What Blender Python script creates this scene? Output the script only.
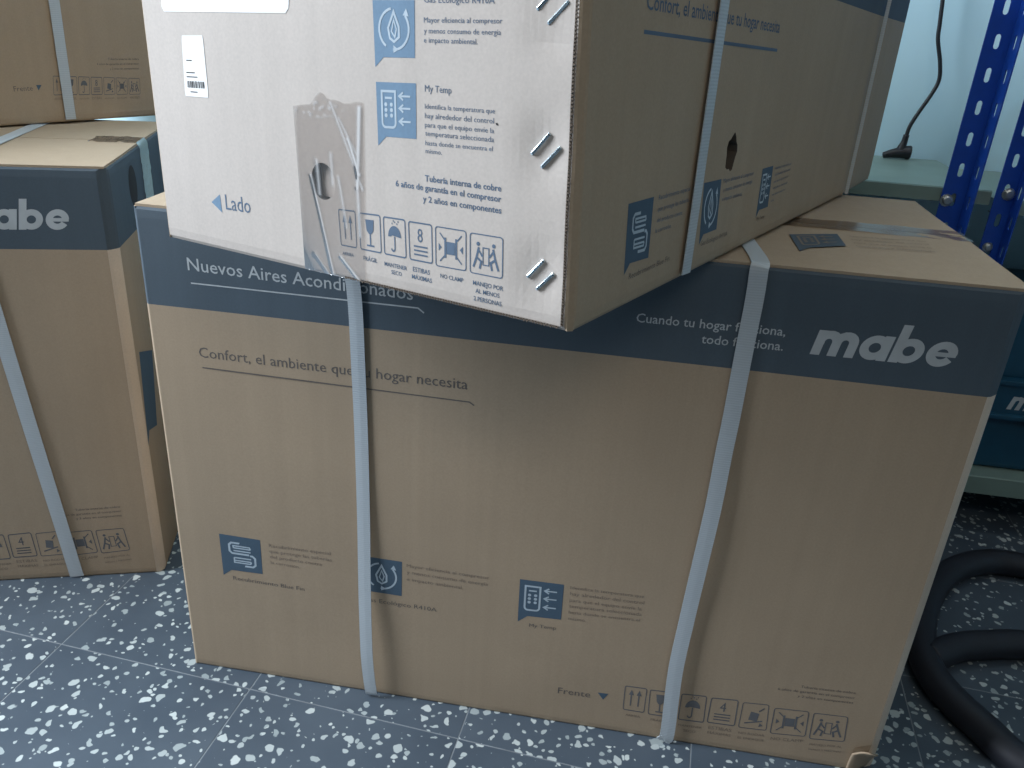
import bpy, bmesh, math, random
import numpy as np
from mathutils import Vector, Matrix, noise
from mathutils.geometry import tessellate_polygon
random.seed(7)
for o in list(bpy.data.objects): bpy.data.objects.remove(o)
SC = bpy.context.scene
COL = SC.collection

# ------------------------------------------------------------------ camera
F_PX = 829.83
CAM = np.array([0.5376, -0.8331, 0.8859])
YAW, PITCH, ROLL = -0.1268, 0.4352, 0.0626
cy, sy, cp, sp = math.cos(YAW), math.sin(YAW), math.cos(PITCH), math.sin(PITCH)
_f = np.array([sy*cp, cy*cp, -sp]); _r0 = np.array([cy, -sy, 0.0]); _u0 = np.cross(_r0, _f)
_r = math.cos(ROLL)*_r0 + math.sin(ROLL)*_u0
_u = -math.sin(ROLL)*_r0 + math.cos(ROLL)*_u0
cd = bpy.data.cameras.new('camera'); cam = bpy.data.objects.new('camera', cd); COL.objects.link(cam)
cd.sensor_width = 36.0; cd.lens = F_PX/1024*36; cd.clip_start = .02
cam.matrix_world = Matrix(((_r[0], _u[0], -_f[0], CAM[0]), (_r[1], _u[1], -_f[1], CAM[1]),
                           (_r[2], _u[2], -_f[2], CAM[2]), (0, 0, 0, 1)))
SC.camera = cam

# ------------------------------------------------------------------ light
wd = bpy.data.worlds.new('world'); SC.world = wd; wd.use_nodes = True
wd.node_tree.nodes['Background'].inputs[0].default_value = (.78, .88, 1.0, 1)
wd.node_tree.nodes['Background'].inputs[1].default_value = .03
def area(name, loc, target, sx, syy, power, color):
    l = bpy.data.lights.new(name, 'AREA'); l.shape = 'RECTANGLE'; l.size = sx; l.size_y = syy
    l.energy = power; l.color = color
    o = bpy.data.objects.new(name, l); COL.objects.link(o); o.location = loc
    o.rotation_euler = (Vector(target)-Vector(loc)).to_track_quat('-Z', 'Y').to_euler()
    return o
area('doorway_daylight', (-1.75, -.46, 1.65), (.3, 0, .6), .9, 1.7, 138, (.82, .90, 1.0))
area('ceiling_lamp_front', (1.0, -1.6, 2.2), (.6, 0, .4), 1.2, .3, 6.2, (1.0, .87, .72))
area('ceiling_lamp_middle', (.25, .25, 2.45), (.45, .22, .0), .12, 1.2, 7.2, (1.0, .96, .86))
SC.view_settings.view_transform = 'Standard'; SC.view_settings.look = 'None'
SC.view_settings.gamma = 1; SC.view_settings.use_curve_mapping = False
SC.view_settings.exposure = 0.05
try: SC.cycles.use_denoising = True
except Exception: pass

# ------------------------------------------------------------------ pixel helpers
def proj(P):
    d = np.asarray(P, float)-CAM; z = d @ _f
    return np.array([512+F_PX*(d @ _r)/z, 384-F_PX*(d @ _u)/z])
def hit(px, n, d):
    v = _f+(px[0]-512)/F_PX*_r+(384-px[1])/F_PX*_u
    n = np.asarray(n, float); t = (d-n @ CAM)/(n @ v)
    return CAM+t*v
def on_z(px, z=0.0): return hit(px, (0, 0, 1), z)
def on_y(px, y): return hit(px, (0, 1, 0), y)

# ------------------------------------------------------------------ materials
def newmat(name):
    m = bpy.data.materials.new(name); m.use_nodes = True
    nt = m.node_tree; return m, nt, nt.nodes['Principled BSDF']
def L(nt, a, b): nt.links.new(a, b)
def ramp(nt, fac, stops):
    r = nt.nodes.new('ShaderNodeValToRGB'); e = r.color_ramp.elements
    e[0].position, e[0].color = stops[0][0], (*stops[0][1], 1)
    e[1].position, e[1].color = stops[-1][0], (*stops[-1][1], 1)
    for p, c in stops[1:-1]:
        x = e.new(p); x.color = (*c, 1)
    if fac is not None: L(nt, fac, r.inputs[0])
    return r
def simple(name, col, rough=.6, metal=0.0, var=.08, scale=40, bump=0.0):
    m, nt, b = newmat(name)
    tc = nt.nodes.new('ShaderNodeTexCoord'); n = nt.nodes.new('ShaderNodeTexNoise')
    n.inputs['Scale'].default_value = scale; n.inputs['Detail'].default_value = 3
    L(nt, tc.outputs['Object'], n.inputs['Vector'])
    lo = tuple(c*(1-var) for c in col); hi = tuple(min(1, c*(1+var)) for c in col)
    r = ramp(nt, n.outputs[0], [(.3, lo), (.7, hi)]); L(nt, r.outputs[0], b.inputs['Base Color'])
    b.inputs['Roughness'].default_value = rough; b.inputs['Metallic'].default_value = metal
    if bump:
        bm = nt.nodes.new('ShaderNodeBump'); bm.inputs['Strength'].default_value = bump; bm.inputs['Distance'].default_value = .001
        L(nt, n.outputs[0], bm.inputs['Height']); L(nt, bm.outputs[0], b.inputs['Normal'])
    return m
def cardboard(name, col, streak=.03, blotch=.05):
    m, nt, b = newmat(name)
    tc = nt.nodes.new('ShaderNodeTexCoord')
    mp = nt.nodes.new('ShaderNodeMapping'); mp.inputs['Scale'].default_value = (70, 70, .8)
    L(nt, tc.outputs['Object'], mp.inputs[0])
    n1 = nt.nodes.new('ShaderNodeTexNoise'); n1.inputs['Scale'].default_value = 1; n1.inputs['Detail'].default_value = 3
    L(nt, mp.outputs[0], n1.inputs['Vector'])
    n2 = nt.nodes.new('ShaderNodeTexNoise'); n2.inputs['Scale'].default_value = 7; n2.inputs['Detail'].default_value = 4
    L(nt, tc.outputs['Object'], n2.inputs['Vector'])
    n3 = nt.nodes.new('ShaderNodeTexNoise'); n3.inputs['Scale'].default_value = 420; n3.inputs['Detail'].default_value = 2
    L(nt, tc.outputs['Object'], n3.inputs['Vector'])
    def vr(src, a):
        q = nt.nodes.new('ShaderNodeMapRange'); q.inputs[1].default_value = .25; q.inputs[2].default_value = .75
        q.inputs[3].default_value = 1-a; q.inputs[4].default_value = 1+a; L(nt, src, q.inputs[0]); return q.outputs[0]
    def mul(a, bb):
        q = nt.nodes.new('ShaderNodeMath'); q.operation = 'MULTIPLY'; L(nt, a, q.inputs[0]); L(nt, bb, q.inputs[1]); return q.outputs[0]
    v = mul(mul(vr(n1.outputs[0], streak), vr(n2.outputs[0], blotch)), vr(n3.outputs[0], .05))
    sc = nt.nodes.new('ShaderNodeVectorMath'); sc.operation = 'SCALE'; sc.inputs[0].default_value = col
    L(nt, v, sc.inputs['Scale']); L(nt, sc.outputs[0], b.inputs['Base Color'])
    b.inputs['Roughness'].default_value = .75
    bm = nt.nodes.new('ShaderNodeBump'); bm.inputs['Strength'].default_value = .12; bm.inputs['Distance'].default_value = .0012
    L(nt, n1.outputs[0], bm.inputs['Height']); L(nt, bm.outputs[0], b.inputs['Normal'])
    return m
M = {}
M['kraft'] = cardboard('kraft_board', (.40, .307, .212))
M['kraft_pale'] = cardboard('pale_kraft_board', (.54, .487, .44))
M['pale_fold'] = cardboard('pale_fold_board', (.66, .55, .44), .03, .12)  # paler, blotchier board for the strip along a folded corner
M['kraft_raw'] = cardboard('raw_board_edge', (.40, .32, .24), .02, .1)
M['kraft_core'] = cardboard('board_core', (.13, .10, .075), .02, .1)
M['band'] = cardboard('blue_ink_band', (.072, .101, .128), .04, .06)
M['flag_ink'] = cardboard('blue_ink_flag', (.066, .112, .162), .03, .05)
M['flag_ink_pale'] = cardboard('blue_ink_flag_pale', (.15, .25, .36), .03, .05)
M['line_ink'] = simple('pale_line_print', (.46, .55, .62), .7)
M['white_ink'] = simple('white_print', (.48, .52, .54), .7)
M['grey_ink'] = simple('grey_print', (.135, .120, .108), .8)
M['symbol_ink'] = simple('dull_blue_print', (.135, .14, .15), .8)
M['faint_ink'] = simple('faint_grey_print', (.225, .18, .14), .8)
M['blue_ink'] = simple('fine_blue_print', (.10, .15, .22), .8)
M['black_ink'] = simple('black_print', (.02, .02, .022), .8)
M['label'] = simple('white_label_paper', (.86, .87, .86), .5, var=.02)
M['staple'] = simple('staple_steel', (.62, .74, .80), .22, 1.0, .05)
M['hole'] = simple('shaded_hole_inside', (.10, .085, .07), .9)  # board colour darkened to put in the shade inside the cut holes

def strap_mat():
    m, nt, b = newmat('woven_strap')
    uv = nt.nodes.new('ShaderNodeUVMap'); uv.uv_map = 'UVMap'
    w = nt.nodes.new('ShaderNodeTexWave'); w.bands_direction = 'Y'; w.inputs['Scale'].default_value = 110
    w.inputs['Distortion'].default_value = .3
    L(nt, uv.outputs[0], w.inputs['Vector'])
    r = ramp(nt, w.outputs['Fac'], [(.1, (.52, .58, .62)), (.8, (.58, .64, .68))]); L(nt, r.outputs[0], b.inputs['Base Color'])
    b.inputs['Roughness'].default_value = .38
    bm = nt.nodes.new('ShaderNodeBump'); bm.inputs['Strength'].default_value = .25; bm.inputs['Distance'].default_value = .0006
    L(nt, w.outputs['Fac'], bm.inputs['Height']); L(nt, bm.outputs[0], b.inputs['Normal'])
    t = nt.nodes.new('ShaderNodeBsdfTransparent'); t.inputs[0].default_value = (.95, .97, 1, 1)
    mx = nt.nodes.new('ShaderNodeMixShader'); mx.inputs[0].default_value = .09
    L(nt, b.outputs[0], mx.inputs[1]); L(nt, t.outputs[0], mx.inputs[2])
    L(nt, mx.outputs[0], nt.nodes['Material Output'].inputs[0])
    return m
M['strap'] = strap_mat()
def tape_mat(name, tint, gloss=.16, rough=.12, haze=.10, crease=False):
    m, nt, b = newmat(name); nt.nodes.remove(b)
    t = nt.nodes.new('ShaderNodeBsdfTransparent'); t.inputs[0].default_value = (*tint, 1)
    g = nt.nodes.new('ShaderNodeBsdfGlossy'); g.inputs['Roughness'].default_value = rough
    d = nt.nodes.new('ShaderNodeBsdfDiffuse'); d.inputs[0].default_value = (.62, .58, .54, 1)
    fr = nt.nodes.new('ShaderNodeFresnel'); fr.inputs[0].default_value = 1.45
    mu = nt.nodes.new('ShaderNodeMath'); mu.operation = 'MULTIPLY_ADD'; mu.inputs[1].default_value = .9; mu.inputs[2].default_value = gloss*.3
    L(nt, fr.outputs[0], mu.inputs[0])
    m1 = nt.nodes.new('ShaderNodeMixShader'); m1.inputs[0].default_value = haze
    if crease:
        at = nt.nodes.new('ShaderNodeAttribute'); at.attribute_name = 'crease'
        ma = nt.nodes.new('ShaderNodeMath'); ma.operation = 'MULTIPLY_ADD'; ma.inputs[1].default_value = .75; ma.inputs[2].default_value = haze; ma.use_clamp = True
        L(nt, at.outputs['Fac'], ma.inputs[0]); L(nt, ma.outputs[0], m1.inputs[0]); d.inputs[0].default_value = (.86, .87, .87, 1)
    L(nt, t.outputs[0], m1.inputs[1]); L(nt, d.outputs[0], m1.inputs[2])
    m2 = nt.nodes.new('ShaderNodeMixShader'); L(nt, mu.outputs[0], m2.inputs[0])
    L(nt, m1.outputs[0], m2.inputs[1]); L(nt, g.outputs[0], m2.inputs[2])
    L(nt, m2.outputs[0], nt.nodes['Material Output'].inputs[0])
    return m
M['tape'] = tape_mat('clear_tape', (.93, .90, .885), .16, .16, .06)
M['tape_creased'] = tape_mat('creased_clear_tape', (.94, .915, .90), .16, .2, .05, True)
M['tape_brown'] = tape_mat('clear_brown_tape', (.80, .70, .60), .2, .2, .05)

def terrazzo():
    m, nt, b = newmat('terrazzo')
    g = nt.nodes.new('ShaderNodeNewGeometry'); oi = nt.nodes.new('ShaderNodeObjectInfo')
    ml = nt.nodes.new('ShaderNodeMath'); ml.operation = 'MULTIPLY'; ml.inputs[1].default_value = 37.0; L(nt, oi.outputs['Random'], ml.inputs[0])
    ad = nt.nodes.new('ShaderNodeVectorMath'); L(nt, g.outputs['Position'], ad.inputs[0]); L(nt, ml.outputs[0], ad.inputs[1])
    ns = nt.nodes.new('ShaderNodeTexNoise'); ns.inputs['Scale'].default_value = 55; ns.inputs['Detail'].default_value = 2
    L(nt, ad.outputs[0], ns.inputs['Vector'])
    sub = nt.nodes.new('ShaderNodeVectorMath'); sub.operation = 'SUBTRACT'; sub.inputs[1].default_value = (.5, .5, .5); L(nt, ns.outputs['Color'], sub.inputs[0])
    scl = nt.nodes.new('ShaderNodeVectorMath'); scl.operation = 'SCALE'; scl.inputs['Scale'].default_value = .016; L(nt, sub.outputs[0], scl.inputs[0])
    pos = nt.nodes.new('ShaderNodeVectorMath'); L(nt, ad.outputs[0], pos.inputs[0]); L(nt, scl.outputs[0], pos.inputs[1])
    def layer(scale, lo, hi):
        v = nt.nodes.new('ShaderNodeTexVoronoi'); v.voronoi_dimensions = '2D'; v.inputs['Scale'].default_value = scale
        L(nt, pos.outputs[0], v.inputs['Vector'])
        sep = nt.nodes.new('ShaderNodeSeparateColor'); L(nt, v.outputs['Color'], sep.inputs[0])
        th = nt.nodes.new('ShaderNodeMapRange'); th.inputs[1].default_value = .15; th.inputs[2].default_value = 1
        th.inputs[3].default_value = lo; th.inputs[4].default_value = hi; L(nt, sep.outputs[0], th.inputs[0])
        d = nt.nodes.new('ShaderNodeMath'); d.operation = 'SUBTRACT'; L(nt, th.outputs[0], d.inputs[0]); L(nt, v.outputs['Distance'], d.inputs[1])
        q = nt.nodes.new('ShaderNodeMapRange'); q.inputs[1].default_value = 0; q.inputs[2].default_value = .06; L(nt, d.outputs[0], q.inputs[0])
        return q.outputs[0], sep.outputs[1]
    a, ca = layer(62, -.20, .42); c, cc = layer(105, -.95, .40)
    mx = nt.nodes.new('ShaderNodeMath'); mx.operation = 'MAXIMUM'; L(nt, a, mx.inputs[0]); L(nt, c, mx.inputs[1])
    n2 = nt.nodes.new('ShaderNodeTexNoise'); n2.inputs['Scale'].default_value = 6; n2.inputs['Detail'].default_value = 6; L(nt, ad.outputs[0], n2.inputs['Vector'])
    base = ramp(nt, n2.outputs[0], [(.3, (.055, .075, .100)), (.7, (.085, .110, .138))])
    chip = ramp(nt, ca, [(0, (.30, .35, .36)), (1, (.54, .59, .58))])
    mc = nt.nodes.new('ShaderNodeMix'); mc.data_type = 'RGBA'
    L(nt, mx.outputs[0], mc.inputs[0]); L(nt, base.outputs[0], mc.inputs[6]); L(nt, chip.outputs[0], mc.inputs[7])
    L(nt, mc.outputs[2], b.inputs['Base Color'])
    b.inputs['Roughness'].default_value = .42; b.inputs['Specular IOR Level'].default_value = .35
    return m
M['terrazzo'] = terrazzo()
M['grout'] = simple('grey_joint', (.19, .215, .235), .9, var=.2)
def wall_mat():
    m, nt, b = newmat('painted_wall')
    tc = nt.nodes.new('ShaderNodeTexCoord'); n = nt.nodes.new('ShaderNodeTexNoise'); n.inputs['Scale'].default_value = 3.2; n.inputs['Detail'].default_value = 3
    L(nt, tc.outputs['Object'], n.inputs['Vector'])
    r = ramp(nt, n.outputs[0], [(.28, (.40, .52, .55)), (.48, (.54, .80, .90)), (.8, (.60, .85, .94))]); L(nt, r.outputs[0], b.inputs['Base Color'])
    b.inputs['Roughness'].default_value = .6
    return m
M['wall'] = wall_mat()
M['ceiling'] = simple('ceiling_paint', (.6, .62, .62), .9)
M['post_blue'] = simple('blue_enamel', (.014, .075, .43), .32, var=.06)
M['shelf_grey'] = simple('greenish_shelf_steel', (.20, .28, .25), .45, var=.08, scale=14)
M['bolt'] = simple('zinc_bolt', (.55, .58, .58), .35, 1.0)
M['rubber'] = simple('black_rubber', (.012, .014, .018), .45)
M['hose'] = simple('dark_hose', (.012, .014, .022), .6)
M['case_blue'] = simple('teal_blue_plastic', (.012, .075, .135), .4)
M['case_navy'] = simple('navy_plastic', (.02, .028, .05), .5)
M['case_dark'] = simple('black_plastic', (.015, .018, .022), .5)

# ------------------------------------------------------------------ object helpers
def link(name, me, mat=None, parent=None, smooth=False):
    o = bpy.data.objects.new(name, me); COL.objects.link(o)
    if mat is not None:
        for x in (mat if isinstance(mat, (list, tuple)) else [mat]): me.materials.append(M[x])
    if parent is not None: o.parent = parent; o.matrix_parent_inverse = parent.matrix_world.inverted()
    if smooth:
        for p in me.polygons: p.use_smooth = True
    return o
def mesh(name, verts, faces, mat=None, parent=None, smooth=False):
    me = bpy.data.meshes.new(name); me.from_pydata([tuple(map(float, v)) for v in verts], [], faces); me.update()
    return link(name, me, mat, parent, smooth)
def thing(name, label, cat, loc, group=None):
    o = bpy.data.objects.new(name, None); COL.objects.link(o); o.empty_display_size = .05
    o.matrix_world = Matrix.Translation(Vector(tuple(map(float, loc))))
    o['label'] = label; o['category'] = cat
    if group: o['group'] = group
    return o
def tag(o, label, cat): o['label'] = label; o['category'] = cat; return o
def box_mesh(x0, x1, y0, y1, z0, z1, bevel=0.0, seg=1):
    bm = bmesh.new(); bmesh.ops.create_cube(bm, size=1)
    for v in bm.verts: v.co = Vector(((x0+x1)/2+v.co.x*(x1-x0), (y0+y1)/2+v.co.y*(y1-y0), (z0+z1)/2+v.co.z*(z1-z0)))
    if bevel: bmesh.ops.bevel(bm, geom=bm.edges[:], offset=bevel, segments=seg, profile=.6, affect='EDGES')
    me = bpy.data.meshes.new('m'); bm.to_mesh(me); bm.free(); return me
def box(name, ext, mat, parent=None, bevel=0.0, seg=1):
    me = box_mesh(*ext, bevel=bevel, seg=seg); me.name = name; return link(name, me, mat, parent)
def catmull(pts, n=8):
    P = [np.asarray(p, float) for p in pts]; P = [2*P[0]-P[1]]+P+[2*P[-1]-P[-2]]; out = []
    for i in range(1, len(P)-2):
        for k in range(n):
            t = k/n; a, b, c, d = P[i-1:i+3]
            out.append(.5*((2*b)+(c-a)*t+(2*a-5*b+4*c-d)*t*t+(3*b-a-3*c+d)*t**3))
    out.append(P[-2]); return out
def tube(pts, rad, seg=12):
    V, Fc = [], []
    n = len(pts); up = np.array([0, 0, 1.0])
    prev = None
    for i, p in enumerate(pts):
        t = pts[min(i+1, n-1)]-pts[max(i-1, 0)]; t = t/np.linalg.norm(t)
        a = np.cross(t, prev if prev is not None else (up if abs(t[2]) < .9 else np.array([1.0, 0, 0])))
        a /= np.linalg.norm(a); b = np.cross(a, t); prev = b
        r = rad(i/(n-1)) if callable(rad) else rad
        for k in range(seg):
            w = 2*math.pi*k/seg; V.append(p+r*(math.cos(w)*a+math.sin(w)*b))
    for i in range(n-1):
        for k in range(seg):
            q = (k+1) % seg
            Fc.append((i*seg+k, i*seg+q, (i+1)*seg+q, (i+1)*seg+k))
    Fc.append(tuple(range(seg))[::-1]); Fc.append(tuple((n-1)*seg+k for k in range(seg)))
    return V, Fc

# ------------------------------------------------------------------ faces of a carton
class Face:
    def __init__(s, P0, P1, Q0, Q1, bump=None):
        s.P0, s.P1, s.Q0, s.Q1 = [np.asarray(x, float) for x in (P0, P1, Q0, Q1)]
        s.L = np.linalg.norm(s.P1-s.P0); s.H = np.linalg.norm(s.Q0-s.P0)
        n = np.cross(s.P1-s.P0, s.Q0-s.P0); s.n = n/np.linalg.norm(n); s.bump = bump
    def at(s, a, t, off=0.0):
        u, v = a/s.L, t/s.H
        p = (s.P0*(1-u)+s.P1*u)*(1-v)+(s.Q0*(1-u)+s.Q1*u)*v
        return p+s.n*(off+(s.bump(a, t, s.L, s.H) if s.bump else 0))
    def px(s, x, y):
        a, t = s.L/2, s.H/2; e = 1e-4
        for _ in range(12):
            f0 = proj(s.at(a, t))-(x, y)
            J = np.stack([(proj(s.at(a+e, t))-proj(s.at(a, t)))/e, (proj(s.at(a, t+e))-proj(s.at(a, t)))/e], 1)
            da = np.linalg.solve(J, -f0); a += da[0]; t += da[1]
            if abs(da).max() < 1e-6: break
        return np.array([a, t])
def make_bump(seed, amp=.0009):
    rs = np.random.RandomState(seed); ph = rs.rand(8)*6.28
    def f(a, t, Ln, H):
        e = min(1, max(0, min(a, Ln-a)/.10))*min(1, max(0, min(t, H-t)/.10))
        e = e*e*(3-2*e)
        return amp*e*(math.sin(5.1*a+ph[0])*math.sin(6.3*t+ph[1])+.6*math.sin(11*a+ph[2]+3*t)+.4*math.sin(13*t+ph[3]-4*a))
    return f

BAND_T = .543
def carton(name, label, corners, z0, H, chamfer, shifts=None, seed=1, body_mats=('kraft', 'band'), band_t=BAND_T,
           extra_bump=None, cutters=(), flaps=True, group=None, pale_face=None, band_line=None, pale_fold=None, step=.02):
    """corners: bottom polygon counter-clockwise seen from above; face k runs corner k -> k+1"""
    n = len(corners); P = [np.array([c[0], c[1], z0]) for c in corners]
    shifts = shifts or [(0, 0)]*n
    FT = .003 if flaps else 0.0
    Q = [np.array([c[0]+d[0], c[1]+d[1], z0+H]) for c, d in zip(corners, shifts)]
    ctr = sum(P)/n
    root = thing(name, label, 'carton', ctr, group)
    faces = []
    for k in range(n):
        b = make_bump(seed*17+k)
        if extra_bump and k in extra_bump:
            eb = extra_bump[k]; b = (lambda a, t, Ln, Hh, b=b, eb=eb: b(a, t, Ln, Hh)+eb(a, t))
        faces.append(Face(P[k], P[(k+1) % n], Q[k], Q[(k+1) % n], b))
    HB = H-FT
    rows = sorted(set([0, .003, .01, .02, .03, .04, .05, .06, .07, .08]+[round(.09+step*i, 4) for i in range(int((HB-.1)/step)) if abs(.09+step*i-band_t) > .004+.045*bool(band_line)]+[band_t, HB-.012, HB-.003, HB]))
    V, Fc, Mi = [], [], []
    per = None
    for ti, t in enumerate(rows):
        ring = []
        for k in range(n):
            f = faces[k]; c0, c1 = chamfer[k], chamfer[(k+1) % n]
            m = max(2, int(f.L/step))
            for i in range(m+1):
                a = c0+(f.L-c0-c1)*i/m
                ins = -.0022 if t in (0, HB) else (-.0006 if t in (.003, HB-.003) else 0)
                tt = t if not (band_line and t == band_t) else band_line[k][0]+(band_line[k][1]-band_line[k][0])*a/f.L
                ring.append(f.at(a, tt, ins))
            g = faces[(k+1) % n]; tc = t if not (band_line and t == band_t) else band_line[k][1]
            A = f.at(f.L-c1, tc); B = g.at(c1, tc); C = f.at(f.L, tc)
            for w in (.33, .67):
                ring.append((A*(1-w)+B*w)*.5+((A*(1-w)+C*w) if w < .5 else (C*(1-w)+B*w))*.5)
        if per is None: per = len(ring)
        V += ring
    for j in range(len(rows)-1):
        for i in range(per):
            q = (i+1) % per
            Fc.append((j*per+i, j*per+q, (j+1)*per+q, (j+1)*per+i)); Mi.append(1 if rows[j] >= band_t-1e-6 else 0)
    Fc.append(tuple(range(per))[::-1]); Mi.append(0)
    Fc.append(tuple((len(rows)-1)*per+i for i in range(per))); Mi.append(0)
    body = mesh('body', V, Fc, body_mats, root)
    for p, mi in zip(body.data.polygons, Mi): p.material_index = mi
    if pale_face is not None:
        start = 0
        for k in range(pale_face): start += max(2, int(faces[k].L/step))+3
        cnt = max(2, int(faces[pale_face].L/step))
        body.data.materials.append(M['kraft_pale'])
        for j in range(len(rows)-1):
            for i in range(start, start+cnt):
                pl = body.data.polygons[j*per+i]
                if pl.material_index == 0: pl.material_index = 2
    if pale_fold is not None:
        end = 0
        for k in range(pale_fold): end += max(2, int(faces[k].L/step))+3
        body.data.materials.append(M['pale_fold'])
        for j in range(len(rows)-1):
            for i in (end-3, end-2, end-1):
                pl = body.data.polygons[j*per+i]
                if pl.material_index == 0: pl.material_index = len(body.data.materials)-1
    if cutters: cut(body, [c(faces) for c in cutters])
    root['_h'] = H
    if flaps:
        q = [Q[0], Q[1], Q[-2], Q[-1]]       # front-left, front-right, back-right, back-left
        for lo, hi in ((0, .497), (.503, 1)):
            Vf = []; nx, ny = 14, 4
            for lay in (0, 1):
                for j in range(ny+1):
                    for i in range(nx+1):
                        u = .003+.994*i/nx; v = lo+(hi-lo)*j/ny; v = .006+.988*v
                        p = (q[0]*(1-u)+q[1]*u)*(1-v)+(q[3]*(1-u)+q[2]*u)*v
                        z = z0+HB+.0002+lay*(FT-.0002)
                        Vf.append((p[0], p[1], z+(lay*.0006*math.sin(7*u+9*v+seed)*math.sin(math.pi*v))))
            Ff = []; st = (nx+1)*(ny+1); idx = lambda i, j, l: l*st+j*(nx+1)+i
            for j in range(ny):
                for i in range(nx):
                    Ff.append((idx(i, j, 1), idx(i+1, j, 1), idx(i+1, j+1, 1), idx(i, j+1, 1)))
                    Ff.append((idx(i, j, 0), idx(i, j+1, 0), idx(i+1, j+1, 0), idx(i+1, j, 0)))
            for i in range(nx):
                Ff.append((idx(i, 0, 0), idx(i+1, 0, 0), idx(i+1, 0, 1), idx(i, 0, 1)))
                Ff.append((idx(i+1, ny, 0), idx(i, ny, 0), idx(i, ny, 1), idx(i+1, ny, 1)))
            for j in range(ny):
                Ff.append((idx(0, j+1, 0), idx(0, j, 0), idx(0, j, 1), idx(0, j+1, 1)))
                Ff.append((idx(nx, j, 0), idx(nx, j+1, 0), idx(nx, j+1, 1), idx(nx, j, 1)))
            mesh('top_flap', Vf, Ff, 'kraft', root)
    return root, faces
def cut(ob, cutters):
    tmp = []
    for V, Fc in cutters:
        me = bpy.data.meshes.new('c'); me.from_pydata([tuple(map(float, v)) for v in V], [], Fc); me.update()
        me.materials.append(M['hole'])
        c = bpy.data.objects.new('c', me); COL.objects.link(c); tmp.append(c)
        md = ob.modifiers.new('b', 'BOOLEAN'); md.operation = 'DIFFERENCE'; md.object = c; md.solver = 'EXACT'
        md.material_mode = 'TRANSFER'
    dg = bpy.context.evaluated_depsgraph_get()
    me = bpy.data.meshes.new_from_object(ob.evaluated_get(dg)); ob.modifiers.clear()
    old = ob.data; ob.data = me; me.name = old.name
    for c in tmp: bpy.data.objects.remove(c)
def hole_cutter(face, c, rs, rt, depth=.02, n=20, jag=0.0):
    pts = []
    for lay in (.01, -depth):
        for k in range(n):
            w = 2*math.pi*k/n; j = 1+jag*math.sin(5*w+1)
            pts.append(face.at(c[0]+rs*j*math.cos(w), c[1]+rt*j*math.sin(w), lay))
    Fc = [(k, k+n, (k+1) % n+n, (k+1) % n) for k in range(n)]
    Fc += [tuple(range(n)), tuple(range(n, 2*n))[::-1]]
    return pts, Fc

# ------------------------------------------------------------------ flat print
class Print:
    """2-D print collected in the (a, t) metres of a face, then laid on any face"""
    def __init__(s): s.v, s.f = [], []
    def poly(s, rings):
        rings = [[tuple(map(float, p)) for p in r] for r in rings]
        tri = tessellate_polygon([[Vector((p[0], p[1], 0)) for p in r] for r in rings])
        b = len(s.v); flat = [p for r in rings for p in r]; s.v += flat
        for t in tri:
            p, q, r = (flat[i] for i in t)
            ar = (q[0]-p[0])*(r[1]-p[1])-(q[1]-p[1])*(r[0]-p[0])
            if abs(ar) < 1e-14: continue
            s.f.append(tuple(b+i for i in (t if ar > 0 else t[::-1])))
    def stroke(s, pts, w, closed=False):
        P = [np.asarray(p, float) for p in pts]; n = len(P); Lf, Rt = [], []
        for i in range(n):
            a = P[(i-1) % n] if (closed or i > 0) else P[i]; c = P[(i+1) % n] if (closed or i < n-1) else P[i]
            d1 = P[i]-a; d2 = c-P[i]
            d1 = d1/np.linalg.norm(d1) if np.linalg.norm(d1) > 1e-12 else d2/np.linalg.norm(d2)
            d2 = d2/np.linalg.norm(d2) if np.linalg.norm(d2) > 1e-12 else d1
            m = d1+d2; m = m/max(1e-9, np.linalg.norm(m)); nr = np.array([-m[1], m[0]])
            k = w/2/max(.4, abs(nr @ np.array([-d1[1], d1[0]])))
            Lf.append(P[i]+nr*k); Rt.append(P[i]-nr*k)
        b = len(s.v); s.v += [tuple(p) for p in Lf]+[tuple(p) for p in Rt]
        for i in range(n if closed else n-1):
            j = (i+1) % n; s.f.append((b+n+i, b+n+j, b+j, b+i))
    def add(s, other, fn):
        b = len(s.v); s.v += [tuple(fn(p)) for p in other.v]; s.f += [tuple(b+i for i in f) for f in other.f]
    def lay(s, name, face, mat, parent, off=.00018):
        if not s.v: return None
        V = [face.at(p[0], p[1], off) for p in s.v]
        return mesh(name, V, s.f, mat, parent)
def glyphs(body, bold=0.0, shear=0.0):
    cu = bpy.data.curves.new('t', 'FONT'); cu.body = body; cu.size = 1; cu.resolution_u = 2; cu.offset = bold; cu.shear = shear
    ob = bpy.data.objects.new('t', cu); COL.objects.link(ob)
    dg = bpy.context.evaluated_depsgraph_get()
    me = bpy.data.meshes.new_from_object(ob.evaluated_get(dg))
    p = Print(); p.v = [(v.co.x, v.co.y) for v in me.vertices]; p.f = [tuple(f.vertices) for f in me.polygons]
    bpy.data.objects.remove(ob); bpy.data.curves.remove(cu); bpy.data.meshes.remove(me)
    return p
_gc = {}
def text(pr, body, A, B, hf=1.0, bold=0.0, shear=0.0):
    """write body on the baseline A -> B (face metres), stretched to fit; hf scales the height"""
    k = (body, bold, shear)
    if k not in _gc: _gc[k] = glyphs(body, bold, shear)
    g = _gc[k]; xs = [v[0] for v in g.v]; x0, x1 = min(xs), max(xs)
    A = np.asarray(A); B = np.asarray(B); sc = np.linalg.norm(B-A)/(x1-x0); d = (B-A)/np.linalg.norm(B-A)
    nrm = np.array([-d[1]*.0, 1.0])
    pr.add(g, lambda p: A+d*(p[0]-x0)*sc+nrm*p[1]*sc*hf)
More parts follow.
